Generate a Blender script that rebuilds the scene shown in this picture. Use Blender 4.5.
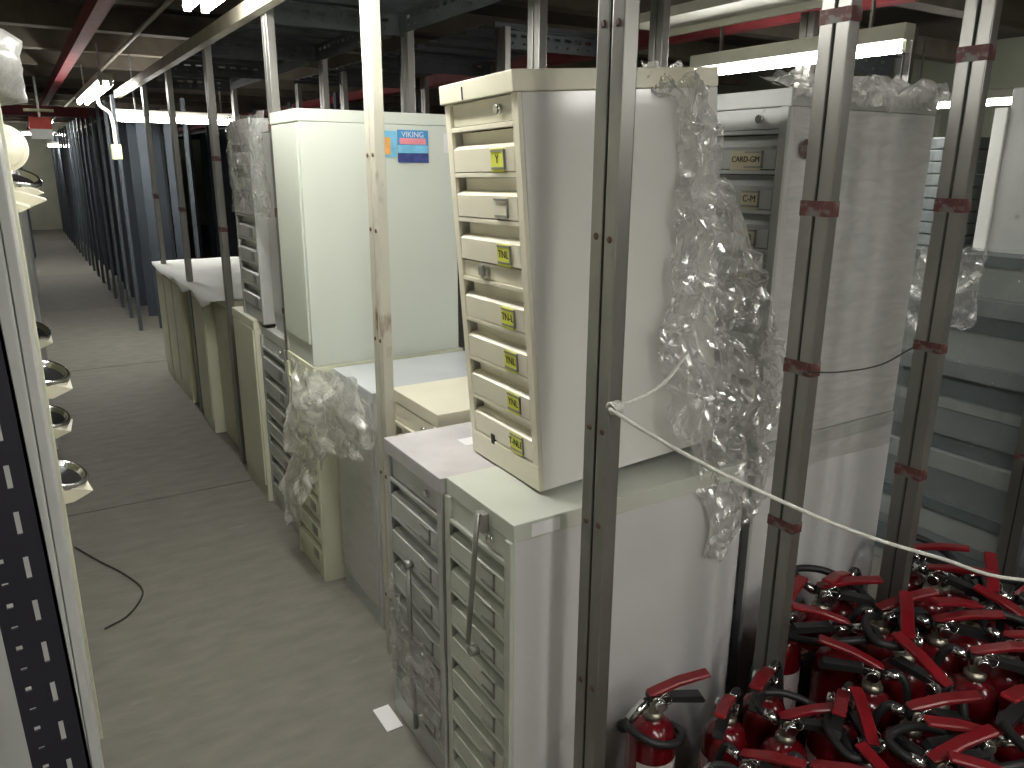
import bpy, bmesh, math, random
from mathutils import Vector, Matrix, noise
random.seed(7)
for o in list(bpy.data.objects): bpy.data.objects.remove(o)
SC = bpy.context.scene
COL = SC.collection
# ------------------------------------------------------------------ camera
F_PX = 775.0
def _basis(va, vv):
    a = Vector((va[0]-512, 384-va[1], -F_PX)).normalized()
    up = -Vector((vv[0]-512, 384-vv[1], -F_PX)).normalized()
    up = (up - a*up.dot(a)).normalized()
    return Matrix((a.cross(up), a, up))
RM = _basis((10, 163), (493, 3136))
CAM = Vector((0, 0, 1.75))
cd = bpy.data.cameras.new('camera'); cam = bpy.data.objects.new('camera', cd); COL.objects.link(cam)
cd.sensor_width = 36; cd.lens = F_PX/1024*36; cd.clip_start = 0.02
cam.matrix_world = Matrix.Translation(CAM) @ RM.to_4x4()
SC.camera = cam
# ------------------------------------------------------------------ world and exposure
W = bpy.data.worlds.new('world'); SC.world = W; W.use_nodes = True
W.node_tree.nodes['Background'].inputs[0].default_value = (0.62, 0.66, 0.62, 1)
W.node_tree.nodes['Background'].inputs[1].default_value = 0.02
SC.view_settings.view_transform = 'Standard'; SC.view_settings.look = 'None'
SC.view_settings.gamma = 1; SC.view_settings.use_curve_mapping = False
SC.view_settings.exposure = 1.2
TUBE_STRENGTH = 24.0
# ------------------------------------------------------------------ pixel helpers: a direction plus a known plane
def ray(x, y): return RM @ Vector((x-512, 384-y, -F_PX))
def onx(x, y, X): r = ray(x, y); return CAM + r*(X/r.x)
def ony(x, y, Y): r = ray(x, y); return CAM + r*(Y/r.y)
def onz(x, y, Z): r = ray(x, y); return CAM + r*((Z-CAM.z)/r.z)
# ------------------------------------------------------------------ materials
MATS = {}
def mat(name, col, rough=0.5, metal=0.0, var=0.10, scale=6.0, bump=0.0, bscale=60.0, spots=None, spot_amt=0.62, spot_scale=9.0,
        stretch=(1, 1, 1), spec=0.5, coat=0.0):
    if name in MATS: return MATS[name]
    m = bpy.data.materials.new(name); m.use_nodes = True; MATS[name] = m
    nt = m.node_tree; N = nt.nodes; L = nt.links; b = N['Principled BSDF']
    b.inputs['Roughness'].default_value = rough; b.inputs['Metallic'].default_value = metal
    b.inputs['Specular IOR Level'].default_value = spec; b.inputs['Coat Weight'].default_value = coat
    tc = N.new('ShaderNodeTexCoord'); mp = N.new('ShaderNodeMapping'); L.new(tc.outputs['Object'], mp.inputs['Vector'])
    mp.inputs['Scale'].default_value = stretch
    n1 = N.new('ShaderNodeTexNoise'); n1.inputs['Scale'].default_value = scale; n1.inputs['Detail'].default_value = 6
    L.new(mp.outputs['Vector'], n1.inputs['Vector'])
    cr = N.new('ShaderNodeValToRGB'); L.new(n1.outputs['Fac'], cr.inputs['Fac'])
    lo = [max(0, c*(1-var)) for c in col]; hi = [min(1, c*(1+var)) for c in col]
    cr.color_ramp.elements[0].position = 0.3; cr.color_ramp.elements[0].color = (*lo, 1)
    cr.color_ramp.elements[1].position = 0.7; cr.color_ramp.elements[1].color = (*hi, 1)
    out = cr.outputs['Color']
    if spots:
        n2 = N.new('ShaderNodeTexNoise'); n2.inputs['Scale'].default_value = spot_scale; n2.inputs['Detail'].default_value = 4
        L.new(mp.outputs['Vector'], n2.inputs['Vector'])
        c2 = N.new('ShaderNodeValToRGB'); L.new(n2.outputs['Fac'], c2.inputs['Fac'])
        c2.color_ramp.elements[0].position = spot_amt; c2.color_ramp.elements[0].color = (0, 0, 0, 1)
        c2.color_ramp.elements[1].position = min(1, spot_amt+0.06); c2.color_ramp.elements[1].color = (1, 1, 1, 1)
        mx = N.new('ShaderNodeMix'); mx.data_type = 'RGBA'
        L.new(c2.outputs['Color'], mx.inputs[0]); L.new(out, mx.inputs[6]); mx.inputs[7].default_value = (*spots, 1)
        out = mx.outputs[2]
    L.new(out, b.inputs['Base Color'])
    if bump:
        n3 = N.new('ShaderNodeTexNoise'); n3.inputs['Scale'].default_value = bscale; n3.inputs['Detail'].default_value = 5
        L.new(mp.outputs['Vector'], n3.inputs['Vector'])
        bp = N.new('ShaderNodeBump'); bp.inputs['Strength'].default_value = bump; bp.inputs['Distance'].default_value = 0.01
        L.new(n3.outputs['Fac'], bp.inputs['Height']); L.new(bp.outputs['Normal'], b.inputs['Normal'])
    return m
def emit(name, col, s):
    m = bpy.data.materials.new(name); m.use_nodes = True; nt = m.node_tree
    e = nt.nodes.new('ShaderNodeEmission'); e.inputs[0].default_value = (*col, 1); e.inputs[1].default_value = s
    nt.links.new(e.outputs[0], nt.nodes['Material Output'].inputs[0]); return m
def film_mat(name, tint, dens, bump=0.6, bscale=26.0, rough=0.12, gloss=0.45, stretch=(1, 1, 1)):
    m = bpy.data.materials.new(name); m.use_nodes = True; nt = m.node_tree; N = nt.nodes; L = nt.links
    N.remove(N['Principled BSDF'])
    tc = N.new('ShaderNodeTexCoord')
    n = N.new('ShaderNodeTexNoise'); n.inputs['Scale'].default_value = bscale; n.inputs['Detail'].default_value = 5
    n.inputs['Distortion'].default_value = 1.2
    mp = N.new('ShaderNodeMapping'); mp.inputs['Scale'].default_value = stretch; mp.inputs['Rotation'].default_value = (0, 0.25, 0)
    L.new(tc.outputs['Object'], mp.inputs['Vector']); L.new(mp.outputs['Vector'], n.inputs['Vector'])
    bp = N.new('ShaderNodeBump'); bp.inputs['Strength'].default_value = bump; bp.inputs['Distance'].default_value = 0.03
    L.new(n.outputs['Fac'], bp.inputs['Height'])
    tr = N.new('ShaderNodeBsdfTransparent'); tr.inputs[0].default_value = (0.97, 0.97, 0.96, 1)
    gl = N.new('ShaderNodeBsdfGlossy'); gl.inputs['Roughness'].default_value = rough; gl.inputs[0].default_value = (0.9, 0.9, 0.9, 1)
    df = N.new('ShaderNodeBsdfDiffuse'); df.inputs[0].default_value = (*tint, 1)
    tl = N.new('ShaderNodeBsdfTranslucent'); tl.inputs[0].default_value = (*tint, 1)
    L.new(bp.outputs['Normal'], gl.inputs['Normal']); L.new(bp.outputs['Normal'], df.inputs['Normal'])
    a = N.new('ShaderNodeMixShader'); a.inputs[0].default_value = 0.4; L.new(df.outputs[0], a.inputs[1]); L.new(tl.outputs[0], a.inputs[2])
    b = N.new('ShaderNodeMixShader'); b.inputs[0].default_value = gloss; L.new(a.outputs[0], b.inputs[1]); L.new(gl.outputs[0], b.inputs[2])
    n2 = N.new('ShaderNodeTexNoise'); n2.inputs['Scale'].default_value = 9; n2.inputs['Detail'].default_value = 6; n2.inputs['Distortion'].default_value = 2
    L.new(mp.outputs['Vector'], n2.inputs['Vector'])
    mr = N.new('ShaderNodeMapRange'); mr.inputs['From Min'].default_value = 0.35; mr.inputs['From Max'].default_value = 0.7
    mr.inputs['To Min'].default_value = dens*0.55; mr.inputs['To Max'].default_value = min(0.95, dens*1.6)
    L.new(n2.outputs['Fac'], mr.inputs['Value'])
    c = N.new('ShaderNodeMixShader'); L.new(mr.outputs[0], c.inputs[0]); L.new(tr.outputs[0], c.inputs[1]); L.new(b.outputs[0], c.inputs[2])
    L.new(c.outputs[0], N['Material Output'].inputs[0]); return m
RUST = (0.16, 0.06, 0.025)
M_floor = mat('concrete_floor', (0.185, 0.174, 0.148), 0.75, var=0.13, scale=9.0, bump=0.35, bscale=40, stretch=(0.7, 1.7, 1), spots=(0.215, 0.205, 0.18), spot_amt=0.66, spot_scale=5)
M_joint = mat('floor_joint', (0.10, 0.095, 0.085), 0.9)
M_ceil = mat('dark_ceiling', (0.075, 0.063, 0.052), 0.9, var=0.3, scale=1.5)
M_ceilbeam = mat('ceiling_timber', (0.17, 0.145, 0.11), 0.85, var=0.2)
M_wall = mat('grey_wall', (0.24, 0.25, 0.19), 0.9, var=0.15, scale=2)
M_post = mat('galvanised_post', (0.26, 0.255, 0.235), 0.34, 0.7, var=0.18, scale=5, spots=RUST, spot_amt=0.74, spot_scale=12, stretch=(1, 1, 0.5))
M_rustpost = mat('pale_rusty_post', (0.56, 0.55, 0.46), 0.5, 0.1, var=0.15, scale=5, spots=(0.20, 0.10, 0.04), spot_amt=0.60, spot_scale=8, stretch=(1, 1, 0.35))
M_groove = mat('post_groove', (0.05, 0.05, 0.045), 0.8)
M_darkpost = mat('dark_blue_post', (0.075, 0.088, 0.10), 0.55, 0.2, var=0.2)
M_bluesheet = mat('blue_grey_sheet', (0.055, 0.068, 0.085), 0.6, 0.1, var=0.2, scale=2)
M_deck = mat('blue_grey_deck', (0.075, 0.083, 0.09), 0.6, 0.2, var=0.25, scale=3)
M_redpaint = mat('red_paint_band', (0.115, 0.036, 0.032), 0.6, var=0.5, scale=30, spots=(0.16, 0.15, 0.135), spot_amt=0.52, spot_scale=28)
M_redbeam = mat('dark_red_steel', (0.24, 0.035, 0.04), 0.6, var=0.2)
M_rail = mat('aisle_rail', (0.42, 0.39, 0.31), 0.5, 0.3, var=0.2)
M_bolt = mat('rusty_bolt', (0.14, 0.08, 0.055), 0.7, 0.4)
M_black = mat('black_angle', (0.012, 0.011, 0.02), 0.5)
M_cream = mat('cream_enamel', (0.78, 0.745, 0.60), 0.30, var=0.05, scale=4, spots=(0.55, 0.42, 0.26), spot_amt=0.76, spot_scale=11)
M_creamside = mat('off_white_enamel', (0.74, 0.73, 0.70), 0.13, var=0.025, scale=3)
M_green = mat('grey_green_enamel', (0.56, 0.585, 0.515), 0.34, var=0.06, scale=5, spots=(0.42, 0.43, 0.38), spot_amt=0.72, spot_scale=14)
M_greenside = mat('pale_grey_side', (0.60, 0.60, 0.595), 0.45, var=0.03, scale=4, bump=0.03, bscale=140)
M_grey = mat('dull_grey_enamel', (0.47, 0.48, 0.465), 0.4, var=0.1, scale=6, spots=(0.34, 0.31, 0.28), spot_amt=0.68, spot_scale=10)
M_dusty = mat('dusty_grey_top', (0.52, 0.50, 0.50), 0.55, var=0.12, scale=8, spots=(0.30, 0.21, 0.17), spot_amt=0.68, spot_scale=8)
M_pale = mat('pale_green_enamel', (0.66, 0.70, 0.625), 0.38, var=0.03, scale=2)
M_oldcream = mat('yellowed_cream_enamel', (0.62, 0.61, 0.44), 0.4, var=0.08, scale=4)
M_mintcream = mat('faded_cream_enamel', (0.70, 0.71, 0.56), 0.4, var=0.06, scale=4)
M_white = mat('white_cardboard', (0.88, 0.89, 0.85), 0.7, var=0.04)
M_greytop = mat('blue_grey_top', (0.52, 0.55, 0.56), 0.35, var=0.06)
M_slot = mat('dark_gap', (0.035, 0.033, 0.03), 0.9)
M_chrome = mat('chrome', (0.75, 0.75, 0.75), 0.18, 1.0, var=0.03)
M_steel = mat('dull_steel', (0.34, 0.34, 0.32), 0.4, 0.8, var=0.15)
M_brass = mat('brass_valve', (0.34, 0.31, 0.25), 0.35, 0.8, var=0.2)
M_yellow = mat('yellow_card', (0.78, 0.80, 0.10), 0.7, var=0.08, scale=20)
M_ink = mat('dark_ink', (0.03, 0.03, 0.03), 0.8)
M_paper = mat('white_paper', (0.80, 0.80, 0.80), 0.8, var=0.04)
M_tan = mat('tan_card', (0.62, 0.55, 0.38), 0.8, var=0.08)
M_exred = mat('extinguisher_red', (0.135, 0.004, 0.008), 0.20, var=0.15, scale=8, coat=0.3)
M_exred2 = mat('lever_red', (0.21, 0.006, 0.011), 0.32, var=0.12, scale=8)
M_rubber = mat('black_rubber', (0.015, 0.015, 0.016), 0.5)
M_exblack = mat('black_plastic', (0.02, 0.02, 0.021), 0.35)
M_exlabel = mat('white_label', (0.66, 0.60, 0.58), 0.6, var=0.1, scale=20, spots=(0.5, 0.08, 0.10), spot_amt=0.58, spot_scale=25)
M_exlabel2 = mat('dark_label', (0.05, 0.045, 0.05), 0.5, var=0.2, scale=20, spots=(0.62, 0.36, 0.22), spot_amt=0.62, spot_scale=30)
M_rope = mat('white_rope', (0.72, 0.71, 0.66), 0.8, var=0.08, scale=60, bump=0.5, bscale=200)
M_wire = mat('dark_wire', (0.04, 0.035, 0.03), 0.7)
M_shelf = mat('grey_shelf_steel', (0.25, 0.28, 0.285), 0.42, 0.25, var=0.14, scale=4)
M_shelfl = mat('lit_lip_shelf_steel', (0.40, 0.43, 0.42), 0.4, 0.25, var=0.1, scale=4)  # lighter copy of the shelf steel, paints in the stack's bright lips
M_shelfd = mat('gap_shade_shelf_steel', (0.15, 0.18, 0.19), 0.4, 0.25, var=0.15, scale=4)  # darker copy of the shelf steel, paints in shade of the stack's gaps
M_fix = mat('fixture_white', (0.70, 0.69, 0.60), 0.5, var=0.05)
M_tube = emit('fluorescent_tube', (1.0, 0.985, 0.94), TUBE_STRENGTH)
M_blue = mat('sticker_blue', (0.06, 0.30, 0.62), 0.5, var=0.1)
M_dblue = mat('sticker_dark_blue', (0.05, 0.07, 0.25), 0.5, var=0.3, scale=40)
M_lblue = mat('sticker_light_blue', (0.20, 0.55, 0.78), 0.5, var=0.15, scale=30)
M_pink = mat('sticker_pink', (0.80, 0.28, 0.33), 0.5)
M_orange = mat('sticker_orange', (0.85, 0.42, 0.12), 0.5, var=0.2, scale=40)
M_boxyellow = mat('junction_yellow', (0.66, 0.62, 0.36), 0.6)
M_signred = mat('sign_red', (0.62, 0.07, 0.05), 0.6)
M_film = film_mat('stretch_film', (0.84, 0.83, 0.81), 0.48, bump=0.15, rough=0.18, gloss=0.5)
M_filmthin = film_mat('thin_stretch_film', (0.78, 0.78, 0.76), 0.20, bump=0.5, bscale=9, rough=0.2, stretch=(0.6, 0.6, 2.6))
M_filmclear = film_mat('clear_stretch_film', (0.6, 0.62, 0.6), 0.09, bump=0.5, bscale=12, rough=0.08)
M_filmhang = film_mat('hanging_film', (0.93, 0.92, 0.90), 0.52, bump=0.12, bscale=34, rough=0.20, gloss=0.5)
M_filmyel = film_mat('milky_stretch_film', (0.97, 0.97, 0.94), 0.60, bump=0.15, rough=0.22, gloss=0.3)
# ------------------------------------------------------------------ mesh helpers
def bx(bm, x0, x1, y0, y1, z0, z1, bev=0.0):
    vs = [bm.verts.new((x, y, z)) for x in (x0, x1) for y in (y0, y1) for z in (z0, z1)]
    fs = [(0, 1, 3, 2), (4, 6, 7, 5), (0, 4, 5, 1), (2, 3, 7, 6), (0, 2, 6, 4), (1, 5, 7, 3)]
    faces = [bm.faces.new([vs[i] for i in f]) for f in fs]
    if bev:
        es = list({e for f in faces for e in f.edges})
        bmesh.ops.bevel(bm, geom=es, offset=bev, segments=2, affect='EDGES', profile=0.6)
    return bm
def boxes(*bs, bev=0.0):
    bm = bmesh.new()
    for b in bs: bx(bm, *b, bev=bev)
    return bm
def prism_y(pts, y0, y1):
    """extrude an (x,z) outline along y"""
    bm = bmesh.new()
    a = [bm.verts.new((x, y0, z)) for x, z in pts]; b = [bm.verts.new((x, y1, z)) for x, z in pts]
    n = len(pts)
    bm.faces.new(a); bm.faces.new(b[::-1])
    for i in range(n): bm.faces.new((a[i], b[i], b[(i+1) % n], a[(i+1) % n]))
    bmesh.ops.recalc_face_normals(bm, faces=bm.faces); return bm
def lathe(prof, seg=20, bm=None, axis='z', loc=(0, 0, 0)):
    bm = bm or bmesh.new(); rings = []
    for r, z in prof:
        ring = []
        for k in range(seg):
            t = 2*math.pi*k/seg; p = (r*math.cos(t), r*math.sin(t), z)
            if axis == 'x': p = (p[2], p[0], p[1])
            if axis == 'y': p = (p[0], p[2], p[1])
            ring.append(bm.verts.new((p[0]+loc[0], p[1]+loc[1], p[2]+loc[2])))
        rings.append(ring)
    fs = []
    for a, b in zip(rings, rings[1:]):
        for k in range(seg): fs.append(bm.faces.new((a[k], a[(k+1) % seg], b[(k+1) % seg], b[k])))
    fs.append(bm.faces.new(rings[0][::-1])); fs.append(bm.faces.new(rings[-1]))
    for f in fs[:-2]: f.smooth = True
    bmesh.ops.recalc_face_normals(bm, faces=fs); return bm
def tube(pts, r, seg=8, bm=None):
    bm = bm or bmesh.new(); pts = [Vector(p) for p in pts]; rings = []; n = len(pts)
    up = Vector((0.13, 0.27, 0.95))
    for i, p in enumerate(pts):
        t = (pts[min(i+1, n-1)]-pts[max(i-1, 0)]).normalized()
        s = t.cross(up)
        if s.length < 0.1: s = t.cross(Vector((1, 0, 0)))
        s.normalize(); u = s.cross(t)
        rr = r[i] if isinstance(r, (list, tuple)) else r
        rings.append([bm.verts.new(p+rr*(s*math.cos(2*math.pi*k/seg)+u*math.sin(2*math.pi*k/seg))) for k in range(seg)])
    for a, b in zip(rings, rings[1:]):
        for k in range(seg):
            f = bm.faces.new((a[k], a[(k+1) % seg], b[(k+1) % seg], b[k])); f.smooth = True
    bm.faces.new(rings[0][::-1]); bm.faces.new(rings[-1])
    bmesh.ops.recalc_face_normals(bm, faces=bm.faces); return bm
def spline(ctrl, n=8):
    P = [Vector(p) for p in ctrl]; P = [P[0]*2-P[1]]+P+[P[-1]*2-P[-2]]; out = []
    for i in range(1, len(P)-2):
        for k in range(n):
            t = k/n; a, b, c, d = P[i-1], P[i], P[i+1], P[i+2]
            out.append(0.5*((2*b)+(c-a)*t+(2*a-5*b+4*c-d)*t*t+(3*b-a-3*c+d)*t**3))
    out.append(P[-2]); return out
def slotted(w, h, holes, thick):
    """plate in the local y(width) z(height) plane with real rectangular / round holes, x = 0..thick"""
    bm = bmesh.new(); edges = []
    def loop(pts):
        vs = [bm.verts.new((0, y, z)) for y, z in pts]
        for i in range(len(vs)): edges.append(bm.edges.new((vs[i], vs[(i+1) % len(vs)])))
    loop([(0, 0), (w, 0), (w, h), (0, h)])
    for (cy, cz, hw, hh) in holes:
        if abs(hw-hh) < 1e-6: loop([(cy+hw*math.cos(t*math.pi/4), cz+hw*math.sin(t*math.pi/4)) for t in range(8)])
        else: loop([(cy-hw, cz-hh*0.8), (cy-hw*0.4, cz-hh), (cy+hw*0.4, cz-hh), (cy+hw, cz-hh*0.8), (cy+hw, cz+hh*0.8), (cy+hw*0.4, cz+hh), (cy-hw*0.4, cz+hh), (cy-hw, cz+hh*0.8)])
    bmesh.ops.triangle_fill(bm, edges=edges, use_beauty=True)
    r = bmesh.ops.extrude_face_region(bm, geom=list(bm.faces))
    for v in r['geom']:
        if isinstance(v, bmesh.types.BMVert): v.co.x += thick
    bmesh.ops.recalc_face_normals(bm, faces=bm.faces); return bm
def mesh_of(bm, name):
    me = bpy.data.meshes.new(name); bm.to_mesh(me); bm.free(); return me
def obj(name, geo, m, parent=None, loc=None, rot=None):
    me = mesh_of(geo, name) if isinstance(geo, bmesh.types.BMesh) else geo
    if m is not None and not me.materials: me.materials.append(m)
    o = bpy.data.objects.new(name, me); COL.objects.link(o)
    if parent is not None: o.parent = parent
    if loc is not None: o.location = loc
    if rot is not None: o.rotation_euler = rot
    return o
def tag(o, label, cat, group=None, kind=None):
    o['label'] = label; o['category'] = cat
    if group: o['group'] = group
    if kind: o['kind'] = kind
    return o
def thing(name, label, cat, loc=(0, 0, 0), rot=(0, 0, 0), group=None):
    o = bpy.data.objects.new(name, None); COL.objects.link(o); o.empty_display_size = 0.1
    o.location = loc; o.rotation_euler = rot; return tag(o, label, cat, group)
def struct(name, geo, m, label=None, parent=None):
    o = obj(name, geo, m, parent)
    if parent is None:
        o['kind'] = 'structure'
        if label: o['label'] = label
    return o
def text_mesh(body, size, extrude=0.0004):
    c = bpy.data.curves.new('lettering', 'FONT'); c.body = body; c.size = size; c.extrude = extrude
    c.align_x = 'CENTER'; c.align_y = 'CENTER'
    o = bpy.data.objects.new('lettering_tmp', c); COL.objects.link(o)
    dg = bpy.context.evaluated_depsgraph_get(); dg.update()
    me = bpy.data.meshes.new_from_object(o.evaluated_get(dg)); bpy.data.objects.remove(o); bpy.data.curves.remove(c)
    me.name = 'lettering'; return me
# orientation that makes text readable on a face looking towards -X / -Y
ROT_NEGX = Matrix(((0, 0, -1), (-1, 0, 0), (0, 1, 0))).to_euler()
ROT_NEGY = Matrix(((1, 0, 0), (0, 0, -1), (0, 1, 0))).to_euler()
def film(name, label, rows, m, nu=46, nv=60, amp=0.012, freq=9.0, seed=0, group=None, ridge=0.6, ragged=0.0, aniso=(1, 1, 1), flat=False):
    """crumpled plastic film over rows of 3-D control points"""
    R = [[Vector(p) for p in r] for r in rows]
    def lin(row, u):
        t = u*(len(row)-1); i = min(int(t), len(row)-2); return row[i].lerp(row[i+1], t-i)
    bm = bmesh.new(); G = []
    for j in range(nv+1):
        t = j/nv*(len(R)-1); i = min(int(t), len(R)-2); s = t-i; s = s*s*(3-2*s); line = []
        for k in range(nu+1):
            u = k/nu; uu = u
            if ragged:
                e = ragged*noise.noise(Vector((j*0.11, seed*3.1, 0.3)))*(1-u) - ragged*noise.noise(Vector((j*0.13, seed*5.7, 4.3)))*u
                uu = min(1, max(0, u+e))
            p = lin(R[i], uu).lerp(lin(R[i+1], uu), s)
            q = Vector((p.x*aniso[0], p.y*aniso[1], p.z*aniso[2]))*freq+Vector((seed*7.3, seed*1.9, seed*4.7))
            d = Vector((noise.noise(q), noise.noise(q+Vector((31, 5, 2))), noise.noise(q+Vector((3, 47, 11)))))
            q2 = q*2.7; rd = 1-abs(noise.noise(q2))*2
            d2 = Vector((noise.noise(q2+Vector((9, 1, 1))), rd*ridge, noise.noise(q2+Vector((1, 9, 1)))))*0.5
            line.append(bm.verts.new(p+(d+d2)*amp))
        G.append(line)
    for j in range(nv):
        for k in range(nu):
            f = bm.faces.new((G[j][k], G[j][k+1], G[j+1][k+1], G[j+1][k])); f.smooth = not flat and noise.noise(Vector((j*0.3, k*0.3, seed))) > -0.1
    o = obj(name, bm, m); return tag(o, label, 'plastic wrap', group)
# ------------------------------------------------------------------ the setting
fl = struct('floor', boxes((-1.6, 7.6, -2.6, 25.0, -0.12, -0.012)), M_joint, 'grey brown concrete floor')
edges_y = [-2.6, 1.1, 4.31, 7.6, 11, 14.5, 18, 21.5, 25.0]
for a, b in zip(edges_y, edges_y[1:]):
    struct('slab', boxes((-1.6, 3.6, a+0.006, b-0.006, -0.012, 0.0)), M_floor, parent=fl)
    struct('slab', boxes((3.612, 7.6, a+0.006, b-0.006, -0.012, 0.0)), M_floor, parent=fl)
ce = struct('ceiling', boxes((-1.6, 7.6, -2.6, 25.0, 2.86, 2.96)), M_ceil, 'dark brown ceiling with cross joists')
for y in [0.4+1.3*k for k in range(19)]:
    struct('joist', boxes((-1.6, 7.6, y, y+0.14, 2.70, 2.859)), M_ceilbeam, parent=ce)
struct('wall_back', boxes((-1.6, 7.6, 25.0, 25.1, -0.12, 2.96)), mat('end_wall', (0.5, 0.51, 0.4), 0.9, var=0.1, scale=2), 'dim grey wall at the far end of the aisle')
struct('wall_front', boxes((-1.6, 7.6, -2.7, -2.6, -0.12, 2.96)), M_wall, 'grey wall behind the viewer')
struct('wall_left', boxes((-1.7, -1.6, -2.7, 25.1, -0.12, 2.96)), M_wall, 'grey wall behind the left row')
struct('wall_right', boxes((7.6, 7.7, -2.7, 25.1, -0.12, 2.96)), M_wall, 'grey wall at the right side')
# ------------------------------------------------------------------ racks: posts, beams, deck
PW, PD, GR = 0.078, 0.034, 0.007          # post width (y), depth (x), groove
def post_mesh(h, groove=True):
    if groove:
        return boxes((-PD/2, PD/2, -PW/2, -GR/2, 0, h), (-PD/2, PD/2, GR/2, PW/2, 0, h), bev=0.003)
    return boxes((-PD/2, PD/2, -PW/2, PW/2, 0, h), bev=0.003)
ME_POST = mesh_of(post_mesh(2.42), 'post'); ME_POST.materials.append(M_post)
ME_RPOST = ME_POST.copy(); ME_RPOST.materials.clear(); ME_RPOST.materials.append(M_rustpost)
ME_DPOST = ME_POST.copy(); ME_DPOST.materials.clear(); ME_DPOST.materials.append(M_darkpost)
ME_WEB = mesh_of(boxes((-PD/2+0.006, PD/2-0.006, -GR/2-0.001, GR/2+0.001, 0, 2.42)), 'groove_web'); ME_WEB.materials.append(M_groove)
ME_BAND = mesh_of(boxes((-PD/2-0.0012, PD/2+0.0012, -PW/2-0.0012, PW/2+0.0012, -0.022, 0.022)), 'paint_band'); ME_BAND.materials.append(M_redpaint)
ME_BOLT = mesh_of(lathe([(0.0075, -0.004), (0.0075, 0.0), (0.005, 0.002)], 6, axis='x'), 'bolt'); ME_BOLT.materials.append(M_bolt)
def post(parent, x, y, me=None, bands=(), bolts=(), h=None):
    p = obj('post', me or ME_POST, None, parent, (x, y, 0))
    obj('groove_web', ME_WEB, None, p)
    for z in bands:
        b = obj('paint_band', ME_BAND, None, p, (0, 0, z)); b.scale.z = random.uniform(0.55, 0.95)
    for z in bolts:
        for s in (-1, 1): obj('bolt', ME_BOLT, None, p, (-PD/2-0.001, s*0.021, z+random.uniform(-0.004, 0.004)), (0, math.pi, 0))
    return p
def slot_beam_mesh(L, hh=0.09):
    n = int(L/0.075); holes = []
    for k in range(n):
        c = 0.04+k*(L-0.06)/n
        holes.append((c, hh*0.68, 0.02, 0.008)); holes.append((c, hh*0.3, 0.006, 0.006))
    bm = slotted(L, hh, holes, 0.004)
    bx(bm, 0, 0.04, 0, L, hh-0.004, hh)
    return bm
BEAMS = {}
def beam(parent, x, y, z, L, along):
    k = round(L, 3)
    if k not in BEAMS:
        me = mesh_of(slot_beam_mesh(L), 'slotted_beam'); me.materials.append(M_deck); BEAMS[k] = me
    o = obj('slotted_beam', BEAMS[k], None, parent, (x, y, z))
    if along == 'x': o.rotation_euler = (0, 0, -math.pi/2)
    return o
ME_PANEL = {}
def deck(parent, x0, x1, y0, y1, z):
    n = max(1, round((y1-y0)/0.3)); st = (y1-y0)/n; key = (round(x1-x0, 3), round(st, 3))
    if key not in ME_PANEL:
        w = x1-x0
        me = mesh_of(boxes((0, w, 0.004, st-0.004, 0.022, 0.026), (0, w, 0.004, 0.008, 0, 0.022), (0, w, st-0.008, st-0.004, 0, 0.022), (0, w, st/2-0.02, st/2+0.02, 0.012, 0.022)), 'deck_panel')
        me.materials.append(M_deck); ME_PANEL[key] = me
    for k in range(n): obj('deck_panel', ME_PANEL[key], None, parent, (x0, y0+k*st, z))
X1, X2, X3, X4, X5 = 0.965, 1.66, 2.14, 2.86, 3.12
r1 = thing('storage_rack', 'grey steel rack with grooved posts running along the right side of the aisle', 'rack', (X1, 1.2, 0))
P = Matrix.Translation((-X1, -1.2, 0))
def rel(root, o): o.location = Vector(o.location)-root.location; return o
def rpost(root, x, y, **k): return rel(root, post(root, x, y, **k))
BZ = (0.42, 0.83, 1.25, 1.62, 1.98)
rpost(r1, X1, 1.19, bolts=(0.62, 1.02, 1.23, 1.62, 2.0))
rpost(r1, X1, 2.35, me=ME_RPOST, bands=(), bolts=(0.25, 0.72, 1.2, 1.55, 1.78))
rpost(r1, X1, 3.43, bands=(0.5, 1.12, 1.55, 1.9))
rpost(r1, X1, 4.62, bands=(1.4, 1.78)); rpost(r1, X1, 5.85, bands=(1.45,)); rpost(r1, X1, 7.0, bands=(1.5,))
XP2 = 1.585
rpost(r1, XP2, 1.19, bands=(0.86, 1.28, 1.66, 2.07), bolts=())
for y in (2.5, 3.6, 4.8, 5.9, 7.05): rpost(r1, X2, y, bands=(1.9, 1.3))
for y in (1.19, 2.35, 3.55, 4.72, 5.85, 7.0):
    rel(r1, beam(r1, X1+0.02, y+0.045, 2.33, X2-X1-0.04, 'x'))
for x in (X2-0.06,):
    ys = (1.25, 2.55, 3.65, 4.85, 5.95, 7.0)
    for a, b in zip(ys, ys[1:]): rel(r1, beam(r1, x, a, 2.33, round(b-a-0.1, 3), 'y'))
bm = boxes((-0.062, -0.0175, -1.8, 7.2, 2.335, 2.395)); obj('aisle_rail', bm, M_rail, r1)
for o in (None,):
    n0 = len(bpy.data.objects)
    before = set(bpy.data.objects)
    deck(r1, X1+0.03, X2+0.02, -0.6, 7.05, 2.425)
    for q in set(bpy.data.objects)-before: rel(r1, q)
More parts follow.
